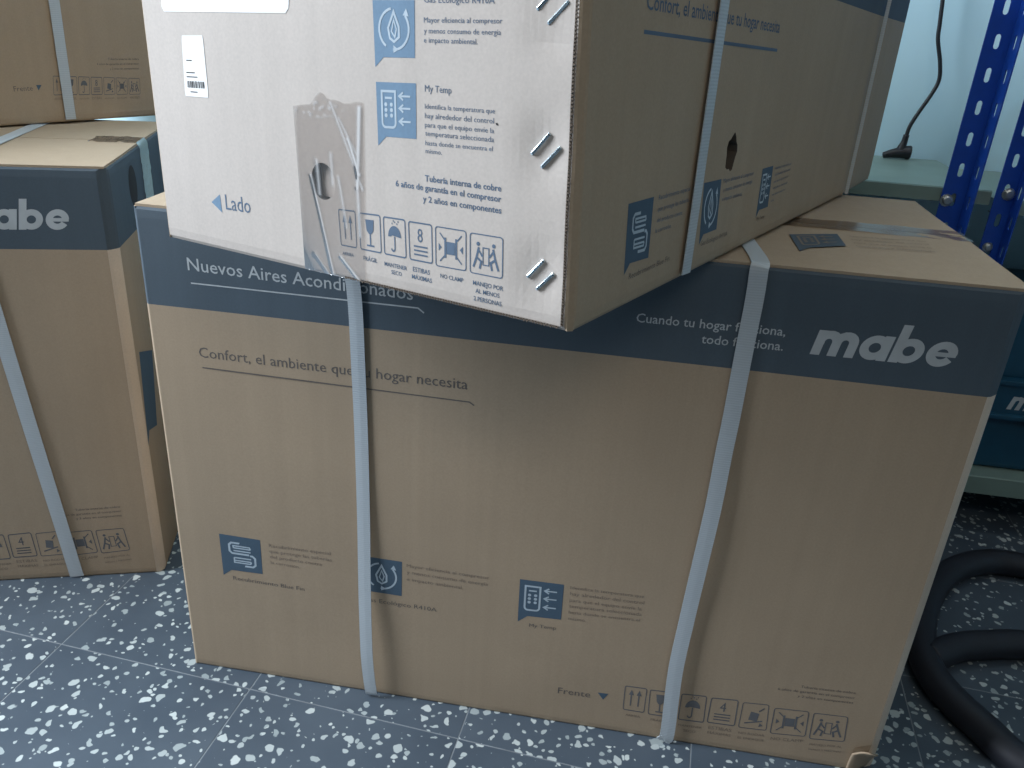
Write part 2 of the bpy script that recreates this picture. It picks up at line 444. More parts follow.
def arc(cx, cy_, r, a0, a1, n=14): return [(cx+r*math.cos(math.radians(a0+(a1-a0)*i/n)), cy_+r*math.sin(math.radians(a0+(a1-a0)*i/n))) for i in range(n+1)]
def circ(cx, cy_, r, n=24): return arc(cx, cy_, r, 0, 360, n)[:-1]
def quad_map(face, q):
    """px corners TL, TR, BR, BL -> map from the unit square (y up) to face metres"""
    c = [face.px(*p) for p in q]
    return lambda p: (c[3]*(1-p[0])+c[2]*p[0])*(1-p[1])+(c[0]*(1-p[0])+c[1]*p[0])*p[1]

# ---- drawings in a unit square
def ic_frame(w=.04, r=.07):
    p = Print(); pts = arc(1-r, 1-r, r, 0, 90, 3)+arc(r, 1-r, r, 90, 180, 3)+arc(r, r, r, 180, 270, 3)+arc(1-r, r, r, 270, 360, 3)
    p.stroke(pts, w, True); return p
def ic_up():
    p = ic_frame()
    for x in (.32, .68): p.stroke([(x, .2), (x, .75)], .06); p.poly([[(x-.12, .66), (x+.12, .66), (x, .88)]])
    return p
def ic_glass():
    p = ic_frame(); p.poly([[(.3, .85), (.34, .55), (.44, .46), (.56, .46), (.66, .55), (.7, .85)]])
    p.stroke([(.5, .48), (.5, .16)], .06); p.stroke([(.32, .14), (.68, .14)], .05); return p
def ic_umbrella():
    p = ic_frame(); p.poly([arc(.5, .5, .3, 0, 180, 12)+[(.4, .54), (.3, .5)][::-1]])
    p.stroke([(.5, .52), (.5, .22)]+arc(.42, .2, .08, 0, -170, 6), .05)
    for x, y in ((.4, .86), (.52, .9), (.62, .86), (.46, .93), (.68, .92)): p.poly([circ(x, y, .025, 6)])
    return p
def ic_stack(num):
    p = ic_frame(); g = glyphs(num, .0)
    p.add(g, lambda v: (.36+v[0]*.5, .5+v[1]*.52))
    for y in (.38, .27, .16): p.stroke([(.2, y), (.8, y)], .045)
    return p
def ic_clamp():
    p = ic_frame(.03); p.poly([[(.36, .34), (.64, .34), (.64, .66), (.36, .66)]])
    for x in (.32, .68): p.stroke([(x, .24), (x, .76)], .06)
    for a, b in (((.14, .86), (.34, .66)), ((.86, .86), (.66, .66)), ((.14, .14), (.34, .34)), ((.86, .14), (.66, .34))): p.stroke([a, b], .035)
    p.poly([[(.1, .4), (.2, .5), (.1, .6)]]); p.poly([[(.9, .4), (.9, .6), (.8, .5)]]); return p
def ic_roll():
    p = ic_frame(.03); p.poly([[(.3, .35), (.62, .3), (.68, .62), (.36, .68)]]); p.stroke([(.18, .2), (.82, .34)], .05)
    p.poly([[(.7, .1), (.86, .16), (.74, .26)]]); p.stroke([(.66, .7), (.85, .85)], .05); return p
def ic_carry():
    p = ic_frame(.03); p.stroke([(.40, .25), (.58, .25), (.58, .68), (.40, .68)], .03, True)
    for s in (1, -1):
        X = lambda x: .49+s*(x-.49)
        p.poly([circ(X(.25), .76, .055, 8)]); p.stroke([(X(.27), .68), (X(.2), .42), (X(.34), .33), (X(.3), .14)], .06)
        p.stroke([(X(.2), .42), (X(.1), .16)], .06); p.stroke([(X(.26), .62), (X(.38), .46)], .05)
    return p
def fl_shape(): return [[(0, 1), (0, 0), (-.0, -.18), (.22, 0), (1, 0), (1, 1)]]
def fl_coil():
    p = Print(); w = .05
    p.stroke([(.50, .80), (.28, .80), (.22, .74), (.22, .56), (.28, .5), (.70, .5)], w)
    p.stroke([(.50, .16), (.78, .16), (.84, .22), (.84, .42), (.78, .48), (.72, .48)], w)
    for y in (.66, .58, .38, .30): p.stroke([(.32, y), (.74, y)], .035)
    p.stroke([(.32, .66), (.32, .72), (.72, .72), (.74, .66)], .035); p.stroke([(.32, .38), (.32, .24), (.72, .24), (.74, .30)], .035)
    return p
def fl_leaf():
    p = Print(); w = .045
    p.stroke(arc(.5, .5, .36, 100, 235), w); p.stroke(arc(.5, .5, .36, -95, 40), w)
    p.poly([[(.72, .74), (.86, .72), (.80, .86)]]); p.poly([[(.48, .08), (.48, .22), (.60, .14)]])
    p.stroke([(.5, .80), (.36, .52), (.40, .34), (.50, .28), (.62, .36), (.62, .54)], w, True)
    p.stroke([(.5, .66), (.44, .46), (.52, .36), (.56, .50)], .03, True); return p
def fl_remote():
    p = Print(); w = .045
    p.stroke(arc(.22, .26, .08, 180, 270, 4)+arc(.40, .26, .08, 270, 360, 4)+[(.48, .84), (.14, .84)], w, True)
    p.stroke([(.22, .72), (.40, .72)], .04)
    for y in (.60, .50, .40):
        for x in (.24, .38): p.poly([circ(x, y, .04, 8)])
    for y in (.76, .54, .30):
        p.stroke([(.60, y), (.86, y)], .035); p.stroke([(.68, y+.07), (.58, y), (.68, y-.07)], .035)
    return p
def logo():
    """the rounded slanted lower-case maker's name; x-height 1"""
    p = Print(); w = .33
    def ring(x, ri=.2): p.poly([circ(x, .5, .5, 32), circ(x, .5, ri, 24)])
    p.stroke([(.145, 0), (.145, 1)], w)
    p.stroke([(.16, .45)]+arc(.44, .56, .29, 170, 0, 8)+[(.73, 0)], w*.98); p.stroke([(.73, .45)]+arc(1.02, .56, .29, 170, 0, 8)+[(1.31, 0)], w*.98)
    x = 1.56; ring(x+.5); p.stroke([(x+.87, 0), (x+.87, 1)], w)
    x = 2.70; ring(x+.52); p.stroke([(x+.145, 0), (x+.145, 1.5)], w)
    x = 3.84; p.stroke(arc(x+.5, .5, .355, 0, 330, 28), .30); p.stroke([(x+.2, .49), (x+.99, .49)], .17)
    q = Print(); q.add(p, lambda v: (v[0]+v[1]*.17, v[1])); return q, 4.86

# ------------------------------------------------------------------ ribbons (straps)
def strap(parent, pts, width=.0165, name='strap', n=8, mat='strap', th=.0009):
    """pts: list of (position, outward normal)"""
    P = catmull([np.concatenate([p, q]) for p, q in pts], n)
    V, Fc, vv, acc = [], [], [], 0.0
    for i, e in enumerate(P):
        p, nn = e[:3], e[3:]/np.linalg.norm(e[3:])
        t = P[min(i+1, len(P)-1)][:3]-P[max(i-1, 0)][:3]; t /= np.linalg.norm(t)
        w = np.cross(nn, t); w /= np.linalg.norm(w); nn = np.cross(t, w)
        if i: acc += np.linalg.norm(p-P[i-1][:3])
        for a, b in ((-1, 1), (0, 1.25), (1, 1), (1, 0), (-1, 0)): V.append(p+w*width/2*a+nn*th*b); vv.append((a*.5+.5, acc))
    m = 5
    for i in range(len(P)-1):
        for k in range(m):
            q = (k+1) % m; Fc.append((i*m+k, i*m+q, (i+1)*m+q, (i+1)*m+k))
    Fc.append(tuple(range(m))[::-1]); Fc.append(tuple((len(P)-1)*m+k for k in range(m)))
    o = mesh(name, V, Fc, mat, parent)
    uv = o.data.uv_layers.new(name='UVMap')
    for lp in o.data.loops: uv.data[lp.index].uv = vv[lp.vertex_index]
    bm = bmesh.new(); bm.from_mesh(o.data); bmesh.ops.recalc_face_normals(bm, faces=bm.faces[:]); bm.to_mesh(o.data); bm.free()
    return o
def up_and_over(face, e, slope, ztop, off, depth=.40):
    """run of a strap up a face along e + slope * t, then back over the top"""
    Hf = face.H; c = lambda t: face.at(*(e+slope*(t-e[1])), off)
    run = [(c(t), face.n) for t in (.0035, .05, .12, .2, .28)+((.4, .5, .6) if Hf > .5 else ())+(Hf-.03, Hf-.012)]
    p = c(Hf-.003); up = np.array([0, 0, 1.0]); back = -face.n
    run.append((np.array([p[0], p[1], ztop-.0005])+back*(off-.0005), face.n+up))
    for k in (.012, .04, depth/2, depth): run.append((np.array([p[0], p[1], ztop+.001])+back*(k+off), up))
    return run
def fpts(face, lst): return [(face.at(*face.px(x, y), off), face.n) for x, y, off in lst]

# ================================================================== THE ROOM
WALL_Y = .925
floor = box('floor', (-3.2, 4.6, -4.2, WALL_Y+.1, -.06, -.0004), 'grout'); floor['kind'] = 'structure'
TO = np.array([.0972, -.0289]); TA = math.radians(-4.66); TS = .30
tme = box_mesh(-TS/2+.0008, TS/2-.0008, -TS/2+.0008, TS/2-.0008, -.012, 0, .0004); tme.materials.append(M['terrazzo']); tme.name = 'tile'
for i in range(-7, 8):
    for j in range(-8, 5):
        lx, ly = (i+.5)*TS, (j+.5)*TS
        x = TO[0]+lx*math.cos(TA)-ly*math.sin(TA); y = TO[1]+lx*math.sin(TA)+ly*math.cos(TA)
        if y > WALL_Y+.12 or x < -1.9 or x > 2.2 or y < -2.1: continue
        o = bpy.data.objects.new('tile', tme); COL.objects.link(o); o.parent = floor
        o.location = (x, y, random.uniform(-.0001, 0)); o.rotation_euler[2] = TA+random.choice((0, 1, 2, 3))*math.pi/2
wb = box('wall_back', (-3.2, 4.6, WALL_Y, WALL_Y+.1, -.0004, 2.7), 'wall'); wb['kind'] = 'structure'
wr = box('wall_right', (4.6, 4.7, -4.2, WALL_Y+.1, -.06, 2.7), 'wall'); wr['kind'] = 'structure'
ce = box('ceiling', (-3.2, 4.7, -4.2, WALL_Y+.1, 2.7, 2.8), 'ceiling'); ce['kind'] = 'structure'

# ================================================================== BIG CARTON (on the floor)
W, H, D = .936, .6588, .4109
def crumple(a, t):
    k = max(0, 1-math.hypot((W-a)/.042, t/.07)); k = k*k*(3-2*k)
    return k*(.010*math.sin(70*a+2)*math.sin(55*t+1)-.006)
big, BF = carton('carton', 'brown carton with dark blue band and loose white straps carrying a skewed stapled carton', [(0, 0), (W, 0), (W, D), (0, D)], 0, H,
                 (.005, .014, .008, .008), seed=3, extra_bump={0: crumple}, pale_fold=1)
FR = BF[0]
TOP = Face((0, 0, H), (W, 0, H), (0, D, H), (W, D, H))     # the top of the flaps
TOP.n = np.array([0, 0, 1.0])

def front_prints(face, root, what, src=FR):
    P = src.px
    def words(mat, name, rows, **kw):
        pr = Print()
        for body, a, b in rows: text(pr, body, P(*a), P(*b), **kw)
        return pr.lay(name, face, mat, root)
    if 'head' in what:
        words('white_ink', 'heading_lettering', [('Nuevos Aires Acondicionados', (188, 270), (413, 300))], hf=1.0, bold=.004)
        pr = Print(); pr.stroke([P(191, 283), P(418, 308), P(424, 313)], .0016); pr.lay('heading_underline', face, 'white_ink', root)
        words('grey_ink', 'slogan_lettering', [('Confort, el ambiente que tu hogar necesita', (199.4, 357), (467.5, 389.5))], hf=1.02)
        pr = Print(); pr.stroke([P(202.5, 367.5), P(469.5, 402), P(474, 405.5)], .0016); pr.lay('slogan_underline', face, 'grey_ink', root)
        words('white_ink', 'tagline_lettering', [('Cuando tu hogar funciona,', (636, 321.8), (785, 336)), ('todo funciona.', (701, 343), (782.5, 350.6))], hf=1.0, bold=.006)
    if 'logo' in what:
        g, wd_ = logo(); A, B = P(810, 354), P(951, 368); d = (B-A); sc = d[0]/wd_
        pr = Print(); pr.add(g, lambda v: (A[0]+v[0]*sc, A[1]+d[1]*(v[0]/wd_)+v[1]*sc*.96)); pr.lay('brand_lettering', face, 'white_ink', root)
    if 'flags' in what:
        for q, dr, lines, cap in (
            (((219, 533.5), (260, 540), (262.7, 574), (223, 568.6)), fl_coil(),
             [('Recubrimiento especial', (269, 547), (330.5, 555)), ('que protege las tuberías', (269.5, 552.5), (332, 561.5)), ('del producto contra', (270, 558), (322, 566)), ('la corrosión.', (271, 563.5), (300, 568.5))],
             ('Recubrimiento Blue Fin', (233.5, 579.5), (304.6, 591))),
            (((361, 555.5), (402, 561.7), (401.7, 596), (362.5, 590)), fl_leaf(),
             [('Mayor eficiencia al compresor', (406.7, 567), (489, 579.5)), ('y menos consumo de energía', (406.7, 573.6), (488, 586)), ('e impacto ambiental.', (406.7, 580.5), (463, 589.3))],
             ('Gas Ecológico R410A', (364, 600.5), (436.7, 611.8))),
            (((520, 579), (564, 584.6), (561, 619.6), (518, 615)), fl_remote(),
             [('Identifica la temperatura que', (570.3, 588.8), (644, 598)), ('hay alrededor del control', (570, 595), (644, 604.5)), ('para que el equipo envíe la', (569.5, 601.4), (641.6, 610.5)),
              ('temperatura seleccionada', (569, 607.4), (641.6, 616)), ('hasta donde se encuentra el', (568.5, 613.4), (639.6, 621.5)), ('mismo.', (568, 619.5), (586, 622))],
             ('My Temp', (529, 626.5), (556, 629.8)))):
            mp = quad_map(src, q); pr = Print(); pr.poly([[mp(v) for v in fl_shape()[0]]])
            fo = pr.lay('blue_flag', face, 'flag_ink', root, .00015)
            pr = Print(); pr.add(dr, mp); o = pr.lay('line_drawing', face, 'line_ink', fo, .00030)
            words('faint_ink', 'paragraph_lettering', lines, hf=.85)
            words('grey_ink', 'caption_lettering', [cap], hf=.85)
    if 'symbols' in what:
        words('grey_ink', 'caption_lettering', [('Frente', (557.6, 693), (590, 697.5))], hf=.9)
        pr = Print(); pr.poly([[P(597.7, 692.4), P(603, 699.5), P(608.4, 693.8)]]); pr.lay('arrow_mark', face, 'flag_ink', root)
        S = [(ic_up(), ((625.4, 685.8), (647, 688.8), (643.7, 712.4), (623, 709)), ['ARRIBA']), (ic_glass(), ((650.3, 689.8), (672, 692.5), (669.5, 717), (648, 713.7)), ['FRÁGIL']),
             (ic_umbrella(), ((682, 693.8), (706.7, 696.4), (703.4, 722.3), (678, 719)), ['MANTENER', 'SECO']), (ic_stack('4'), ((711.7, 697.8), (738.3, 700.4), (734.3, 725.7), (707, 722)), ['ESTIBAS', 'MÁXIMAS']),
             (ic_roll(), ((743.3, 702.4), (769, 705), (766, 730.3), (738.3, 727)), ['NO RODAR', 'EL EMPAQUE']), (ic_clamp(), ((774.8, 708), (809, 711.7), (805, 736.3), (770, 733)), ['NO CLAMP']),
             (ic_carry(), ((814, 713), (848, 717), (844, 741.6), (809, 738.3)), ['MANEJO POR AL', 'MENOS 2 PERSONAS'])]
        for dr, q, cap in S:
            mp = quad_map(src, q); pr = Print(); pr.add(dr, mp); pr.lay('handling_symbol', face, 'symbol_ink', root)
            pr = Print()
            for k, c in enumerate(cap):
                hw = min(.46, .06*len(c)); text(pr, c, mp((.5-hw, -.26-.2*k)), mp((.5+hw, -.26-.2*k)), hf=.9)
            pr.lay('caption_lettering', face, 'faint_ink', root)
        words('grey_ink', 'warranty_lettering', [('Tubería interna de cobre', (800.7, 687.5), (855.5, 694)), ('6 años de garantía en el compresor', (777.5, 689.6), (854.8, 699)), ('y 2 años en componentes', (797.4, 697), (852.8, 703.8))], hf=.85)
front_prints(FR, big, ('head', 'logo', 'flags', 'symbols'))

# straps of the big carton
p = FR.at(*FR.px(352, 288), .002)
def over_top(face, top, lst_top, lst_front):
    return [(np.array([*on_z(q[:2], H)])+np.array([0, 0, q[2]]), np.array([0, 0, 1.0])) for q in lst_top]+fpts(face, lst_front)
sx0 = FR.px(352, 288)[0]
lt = [(np.array([sx0-.012, .40, H+.001]), np.array([0, 0, 1.0])), (np.array([sx0-.010, .20, H+.001]), np.array([0, 0, 1.0])), (np.array([sx0-.008, .05, H+.001]), np.array([0, 0, 1.0])), (np.array([sx0-.008, .012, H+.001]), np.array([0, 0, 1.0])), (np.array([sx0-.008, .001, H-.0005]), np.array([0, -.7, .7])),
      (np.array([sx0-.008, -.002, H-.010]), np.array([0, -1, .1]))]
lf = fpts(FR, [(354.5, 290, .0018), (359, 370, .0016), (362, 440, .0016), (364.5, 520, .003), (366, 575, .006), (368, 620, .010), (370, 655, .012)])
xb = FR.px(373.5, 690)[0]
lb = [(np.array([xb-.0005, -.010, .014]), FR.n), (np.array([xb, -.006, .003]), np.array([0, -1, -.3]))]
strap(big, lt+lf+lb, .0165)
ct = [on_z((744, 238), H), on_z((756, 250), H), on_z((761, 259), H)]
lt = [(np.array([ct[0][0]-.01, .38, H+.001]), np.array([0, 0, 1.0])), (np.array([ct[0][0]-.004, ct[0][1]+.07, H+.001]), np.array([0, 0, 1.0])), (ct[0]+(0, 0, .001), np.array([0, 0, 1.0])), (None, .03), (None, .012)]
xe = FR.px(757.5, 275)[0]
for i in (-2, -1):
    yy = lt[i][1]; w = 1-(yy/ct[0][1])**1.6; lt[i] = (np.array([ct[0][0]*(1-w)+(xe+.001)*w, yy, H+.001]), np.array([0, 0, 1.0]))
lt += [(np.array([xe+.001, .001, H-.0003]), np.array([0, -.7, .7])), (np.array([xe, -.0035, H-.006]), np.array([0, -1, .1]))]
lf = fpts(FR, [(754, 300, .002), (744, 350, .002), (731.5, 415, .0025), (724, 450, .0035), (713, 505, .005), (700, 560, .006), (686, 620, .005), (675, 670, .0055)])
xb = FR.px(662, 741)[0]
lb = [(np.array([xb+.004, -.006, .020]), FR.n), (np.array([xb, -.004, .0045]), np.array([0, -1, -.3]))]
strap(big, lt+lf+lb, .0185)

# tape, flag and pale text on the top
def sheet(name, fn, nx, ny, mat, parent, smooth=True):
    V = [fn(i/nx, j/ny) for j in range(ny+1) for i in range(nx+1)]
    Fc = [(j*(nx+1)+i, j*(nx+1)+i+1, (j+1)*(nx+1)+i+1, (j+1)*(nx+1)+i) for j in range(ny) for i in range(nx)]
    return mesh(name, V, Fc, mat, parent, smooth)
def toptape(u, v):
    x = -.001+(W+.002)*u; y = D/2-.024+.048*v
    z = H+.0009+.0008*math.sin(60*u+3*v)*math.sin(37*u+5*v)
    return np.array([x, y, z])
sheet('sealing_tape', toptape, 70, 6, 'tape_brown', big)
sheet('sealing_tape', lambda u, v: np.array([W+.0012+.0012*math.sin(20*v+u*8), D/2-.024+.048*u, H+.0005-.07*v]), 6, 10, 'tape_brown', big)
mp = quad_map(TOP, ((789, 235), (837, 234.5), (846, 246.5), (798, 249)))
pr = Print(); pr.poly([[mp(v) for v in fl_shape()[0]]]); fo = pr.lay('blue_flag', TOP, 'band', big, .0009)
pr = Print(); pr.add(fl_remote(), lambda v: mp((v[0], v[1]))); pr.lay('line_drawing', TOP, 'faint_ink', fo, .0013)
pr = Print()
for k in range(4): text(pr, ('Identifica la temperatura que', 'hay alrededor del control', 'para que el equipo envíe la', 'temperatura seleccionada')[k], TOP.px(850+2*k, 237.5+3.2*k), TOP.px(926+3*k, 242.5+3.4*k), hf=.9)
pr.lay('paragraph_lettering', TOP, 'faint_ink', big, .0009)

# torn lower corner: a curled scrap of board
def scrap(u, v):
    a = W-.036+.030*u; t = .002+(.030+.018*math.sin(2.6*u+.3))*v
    out = .0015+.011*v*v*(.35+.65*math.sin(math.pi*min(1, u*1.05)))+.0025*math.sin(8*u+3*v)*u*v
    return FR.at(a, t)+FR.n*out+np.array([.004*u*v, 0, -.004*v*v])
q = sheet('torn_corner', scrap, 12, 10, 'kraft', big)
md = q.modifiers.new('thickness', 'SOLIDIFY'); md.thickness = .002

# ================================================================== TOP CARTON (askew)
ZT = H+.0035
N_ = on_z((571, 333), ZT)[:2]; LF_ = on_z((168, 237), ZT)[:2]; RR = on_z((842, 195), ZT)[:2]
d1 = (RR-N_)/np.linalg.norm(RR-N_)
ang = math.radians(3.5); d2 = np.array([d1[0]*math.cos(ang)-d1[1]*math.sin(ang), d1[0]*math.sin(ang)+d1[1]*math.cos(ang)])
EE = on_z((869, 179), ZT)[:2]; BB = LF_+(EE-N_)
dl = (N_-LF_)/np.linalg.norm(N_-LF_); nl = np.array([dl[1], -dl[0], 0])
X = hit((588, 0), nl, nl[:2] @ N_); H2 = .355
sh = dl*((X[:2]-N_) @ dl)/(X[2]-ZT)*H2

tf = Face((*LF_, ZT), (*N_, ZT), (*LF_, ZT+H2), (*(N_+sh), ZT+H2)); tl_ = Face((*N_, ZT), (*RR, ZT), (*(N_+sh), ZT+H2), (*RR, ZT+H2))
hc = tf.px(323, 181.5); he = tf.px(335, 182); hv = tf.px(323, 163)
def hole_lado(faces): return hole_cutter(faces[0], hc, abs(he[0]-hc[0]), abs(hv[1]-hc[1]), .022)
gc = tl_.px(732, 153); gr = tl_.px(737, 153)
def hole_long(faces): return hole_cutter(faces[1], gc, abs(gr[0]-gc[0]), .017, .02, 18, .12)
sd = [tf.px(545, 150), tf.px(541, 275), tf.px(553, 8)]
def dents(a, t):
    v = sum(-.0026*math.exp(-(((a-q[0])/.017)**2+((t-q[1])/.024)**2)) for q in sd)
    return v
top, TF = carton('carton', 'carton set askew on top, pale end face with staples, clear tape and stickers', [LF_, N_, RR, EE, BB], ZT, H2,
                 (.003, .006, .004, .006, .006), shifts=[(0, 0), tuple(sh), (0, 0), (0, 0), (0, 0)], seed=5, step=.006, extra_bump={0: dents}, cutters=(hole_lado, hole_long), band_t=.2525, pale_face=0, band_line=[(.272, .272), (.272, .229), (.229, .222), (.222, .222), (.222, .272)])
LA, LO = TF[0], TF[1]

def end_prints(face, root):
    P = face.px
    def words(mat, name, rows, parent=root, **kw):
        pr = Print()
        for body, a, b in rows: text(pr, body, P(*a), P(*b), **kw)
        return pr.lay(name, face, mat, parent)
    for q, dr in ((((372.6, 0), (414.6, 0), (415, 58), (375, 57)), fl_leaf()), (((376, 81.8), (416, 83.3), (416.5, 139), (378, 136)), fl_remote())):
        mp = quad_map(face, q); pr = Print(); pr.poly([[mp(v) for v in fl_shape()[0]]])
        fo = pr.lay('blue_flag', face, 'flag_ink_pale', root, .00015)
        pr = Print(); pr.add(dr, mp); pr.lay('line_drawing', face, 'line_ink', fo, .00030)
    words('blue_ink', 'caption_lettering', [('Gas Ecológico R410A', (424, 2.5), (494.7, 3.6))], hf=.95)
    words('blue_ink', 'paragraph_lettering', [('Mayor eficiencia al compresor', (424, 22.5), (502.4, 23.5)), ('y menos consumo de energía', (424, 33.2), (501, 35)), ('e impacto ambiental.', (424, 42.5), (477.7, 44.4))], hf=.95)
    words('blue_ink', 'caption_lettering', [('My Temp', (425, 91.5), (451.6, 93.6))], hf=1.1)
    words('blue_ink', 'paragraph_lettering', [('Identifica la temperatura que', (425, 108.5), (495, 113.5)), ('hay alrededor del control', (425, 118), (494, 123.6)), ('para que el equipo envíe la', (425, 127), (494, 133.2)),
          ('temperatura seleccionada', (425.4, 135.6), (494, 142.2)), ('hasta donde se encuentra el', (425.4, 145), (492.7, 151.2)), ('mismo.', (425.7, 153), (442, 154.8))], hf=.95)
    words('blue_ink', 'warranty_lettering', [('Tubería interna de cobre', (425, 181), (501.4, 191.5)), ('6 años de garantía en el compresor', (395.7, 186), (501.4, 202.2)), ('y 2 años en componentes', (423, 201.5), (501.4, 213.6))], hf=1.0, bold=.018)
    for dr, q in ((ic_up(), ((338.4, 209.3), (355, 211.3), (356.8, 247.8), (341.3, 244.8))), (ic_glass(), ((358.7, 212.8), (379.8, 215.5), (381.4, 252.9), (360.9, 248.8))), (ic_umbrella(), ((383.3, 216.7), (404.8, 220), (406.2, 258), (384.7, 253.6))),
                  (ic_stack('8'), ((408.5, 221.4), (431.6, 225), (432.5, 263.4), (410, 259))), (ic_clamp(), ((435.5, 226.3), (466, 231.2), (466, 270.8), (436, 265.4))), (ic_carry(), ((470.2, 232.7), (502.9, 238), (502.3, 278.6), (470.2, 272.2)))):
        mp = quad_map(face, q); pr = Print(); pr.add(dr, mp); pr.lay('handling_symbol', face, 'blue_ink', root)
    words('blue_ink', 'caption_lettering', [('ARRIBA', (342.7, 254.5), (354, 256.8)), ('FRÁGIL', (363.6, 260), (377.5, 263)), ('MANTENER', (384.7, 265.4), (407, 270.5)), ('SECO', (391.5, 273.8), (402, 276.2)), ('ESTIBAS', (413, 271), (430, 275)),
          ('MÁXIMAS', (412, 278.3), (432, 283)), ('NO CLAMP', (440.4, 277.5), (463.4, 282.5)), ('MANEJO POR', (473, 284.5), (503.2, 291)), ('AL MENOS', (475.5, 292.5), (499.5, 298)), ('2 PERSONAS', (473.6, 300), (501.5, 306.3))], hf=1.15, bold=.01)
    pr = Print(); pr.poly([[P(211.7, 202), P(222.4, 212.6), P(219.8, 194.3)]]); pr.lay('arrow_mark', face, 'flag_ink_pale', root)
    words('blue_ink', 'caption_lettering', [('Lado', (226.2, 209.3), (251, 213.3))], hf=1.25)
end_prints(LA, top)
# stickers with their print
def sticker(q, off=.00025):
    mp = quad_map(LA, q)
    def f(u, v):
        cu = max(0, .04-min(v, 1-v))*.5; a, t = mp((cu+(1-2*cu)*u, 1-v)); return LA.at(a, t, off)
    return sheet('sticker', f, 12, 12, 'label', top, False), mp
st, mp = sticker(((181.7, 35.5), (202.8, 35.5), (208.9, 97.8), (185.5, 96)))
pr = Print(); x = .14
rb = random.Random(3)
while x < .9:
    w = rb.choice((.02, .035, .05)); pr.poly([[mp((x, .15)), mp((x+w, .15)), mp((x+w, .26)), mp((x, .26))]]); x += w+rb.choice((.025, .04))
for y, a, b in ((.08, .25, .55), (.33, .12, .6), (.40, .12, .5), (.60, .15, .4)): pr.stroke([mp((a, y)), mp((b, y))], .0008)
pr.lay('barcode', LA, 'black_ink', st, .0004)
sticker(((160.2, -50), (291, -49), (288.4, 13.2), (162, 11.5)))
pr = Print(); pr.poly([[LA.px(495.6, 123), LA.px(496.5, 125.2), LA.px(498.8, 125.6), LA.px(497.4, 122.8)]]); pr.lay('ink_speck', LA, 'black_ink', top)

# clear tape over the hand hole
tq = quad_map(LA, ((293, 101), (363, 97), (366, 291), (306, 274)))
ridges = [((.55, .98), (.97, .55), .0035), ((.95, .95), (.90, .55), .006), ((.30, .68), (.32, .50), .004), ((.52, .72), (.53, .56), .003), ((.20, .60), (.48, .05), .004), ((.62, .60), (.72, .34), .003), ((.78, .80), (.93, .62), .006),
          ((.62, .16), (.98, .02), .005), ((.20, .14), (.45, .02), .003), ((.90, .55), (.93, .3), .004), ((.66, .9), (.9, .72), .003)]
creases = []
def tape_fn(u, v):
    v = 1-v
    if v > .94: v = .94+(v-.94)*(.55+.7*abs(noise.noise(Vector((u*4, 2, 0))))+.8*math.exp(-((u-.42)/.12)**2))
    h, c = .0006, 0.0
    for (x0, y0), (x1, y1), a in ridges:
        dx, dy = x1-x0, y1-y0; k = max(0, min(1, ((u-x0)*dx+(v-y0)*dy)/(dx*dx+dy*dy)))
        d = math.hypot((u-x0-k*dx), (v-y0-k*dy)*2.4); c = max(c, min(1, a*150)*math.exp(-(d/.026)**2)); h += .03*a*math.exp(-(d/.04)**2)
    m = max(0, noise.noise(Vector((u*14, v*40, 7)))-.05)*2.2*max(0, 1-abs(v-.955)/.06)*max(0, 1-abs(u-.35)/.5)
    c = max(c, .8*m)
    creases.append(c)
    a, t = tq((u, v)); return LA.at(a, max(t, .0012), h)
tp_ = sheet('clear_tape', tape_fn, 80, 150, 'tape_creased', top)
at = tp_.data.attributes.new('crease', 'FLOAT', 'POINT')
for i, c in enumerate(creases): at.data[i].value = c

# staples
def staple(A, B):
    a, b = LA.px(*A), LA.px(*B); d = (b-a)/np.linalg.norm(b-a); w = np.array([-d[1], d[0]])*.0011
    prof = [(a-d*.0006, -.004), (a, .0008), (a+d*.0012, .0014), ((a+b)/2, .0015), (b-d*.0012, .0014), (b, .0008), (b+d*.0006, -.004)]
    V = []
    for q, h in prof:
        for s, o in ((-1, -.0008), (-1, .0004), (-.5, .0008), (.5, .0008), (1, .0004), (1, -.0008)): V.append(LA.at(*(q+w*s), h+o))
    m = 6; Fc = []
    for i in range(len(prof)-1):
        for k in range(m): j = (k+1) % m; Fc.append((i*m+k, i*m+j, (i+1)*m+j, (i+1)*m+k))
    Fc += [tuple(range(m))[::-1], tuple((len(prof)-1)*m+k for k in range(m))]
    mesh('staple', V, Fc, 'staple', top)
for A, B in (((532.2, 154.2), (550.3, 133.7)), ((542, 167.4), (561, 147.4)), ((527.8, 276.8), (544.3, 260.3)), ((537, 289), (554, 273.5)), ((538, 9.7), (553, -7)), ((548.8, 24), (569.7, 1.3))): staple(A, B)

# raw fluted edge of the end panel: near upright edge and bottom edge
def fluted(points_fn, n, depth, dirn):
    V, Fc = [], []
    for i in range(n):
        a, b = points_fn(i/n), points_fn((i+1)/n); m = (a+b)/2+dirn*depth*(.7+.6*random.random())
        k = len(V); off = LA.n*.0036
        V += [a, b, m, a-off, b-off, m-off]
        Fc += [(k, k+1, k+2), (k+5, k+4, k+3), (k, k+2, k+5, k+3), (k+2, k+1, k+4, k+5)]
    return V, Fc
LD = (LA.P1-LA.P0)/LA.L
V, Fc = fluted(lambda u: LA.at(LA.L-.0085, .003+(H2-.02)*u, .0012), 140, .0020, LD)
mesh('fluted_edge', V, Fc, 'kraft_core', top)
V, Fc = fluted(lambda u: LA.at(LA.L*(.5)+LA.L*.475*u, .0025, .0012), 80, .0016, np.array([0, 0, -1.0]))
mesh('fluted_edge', V, Fc, 'kraft_core', top)

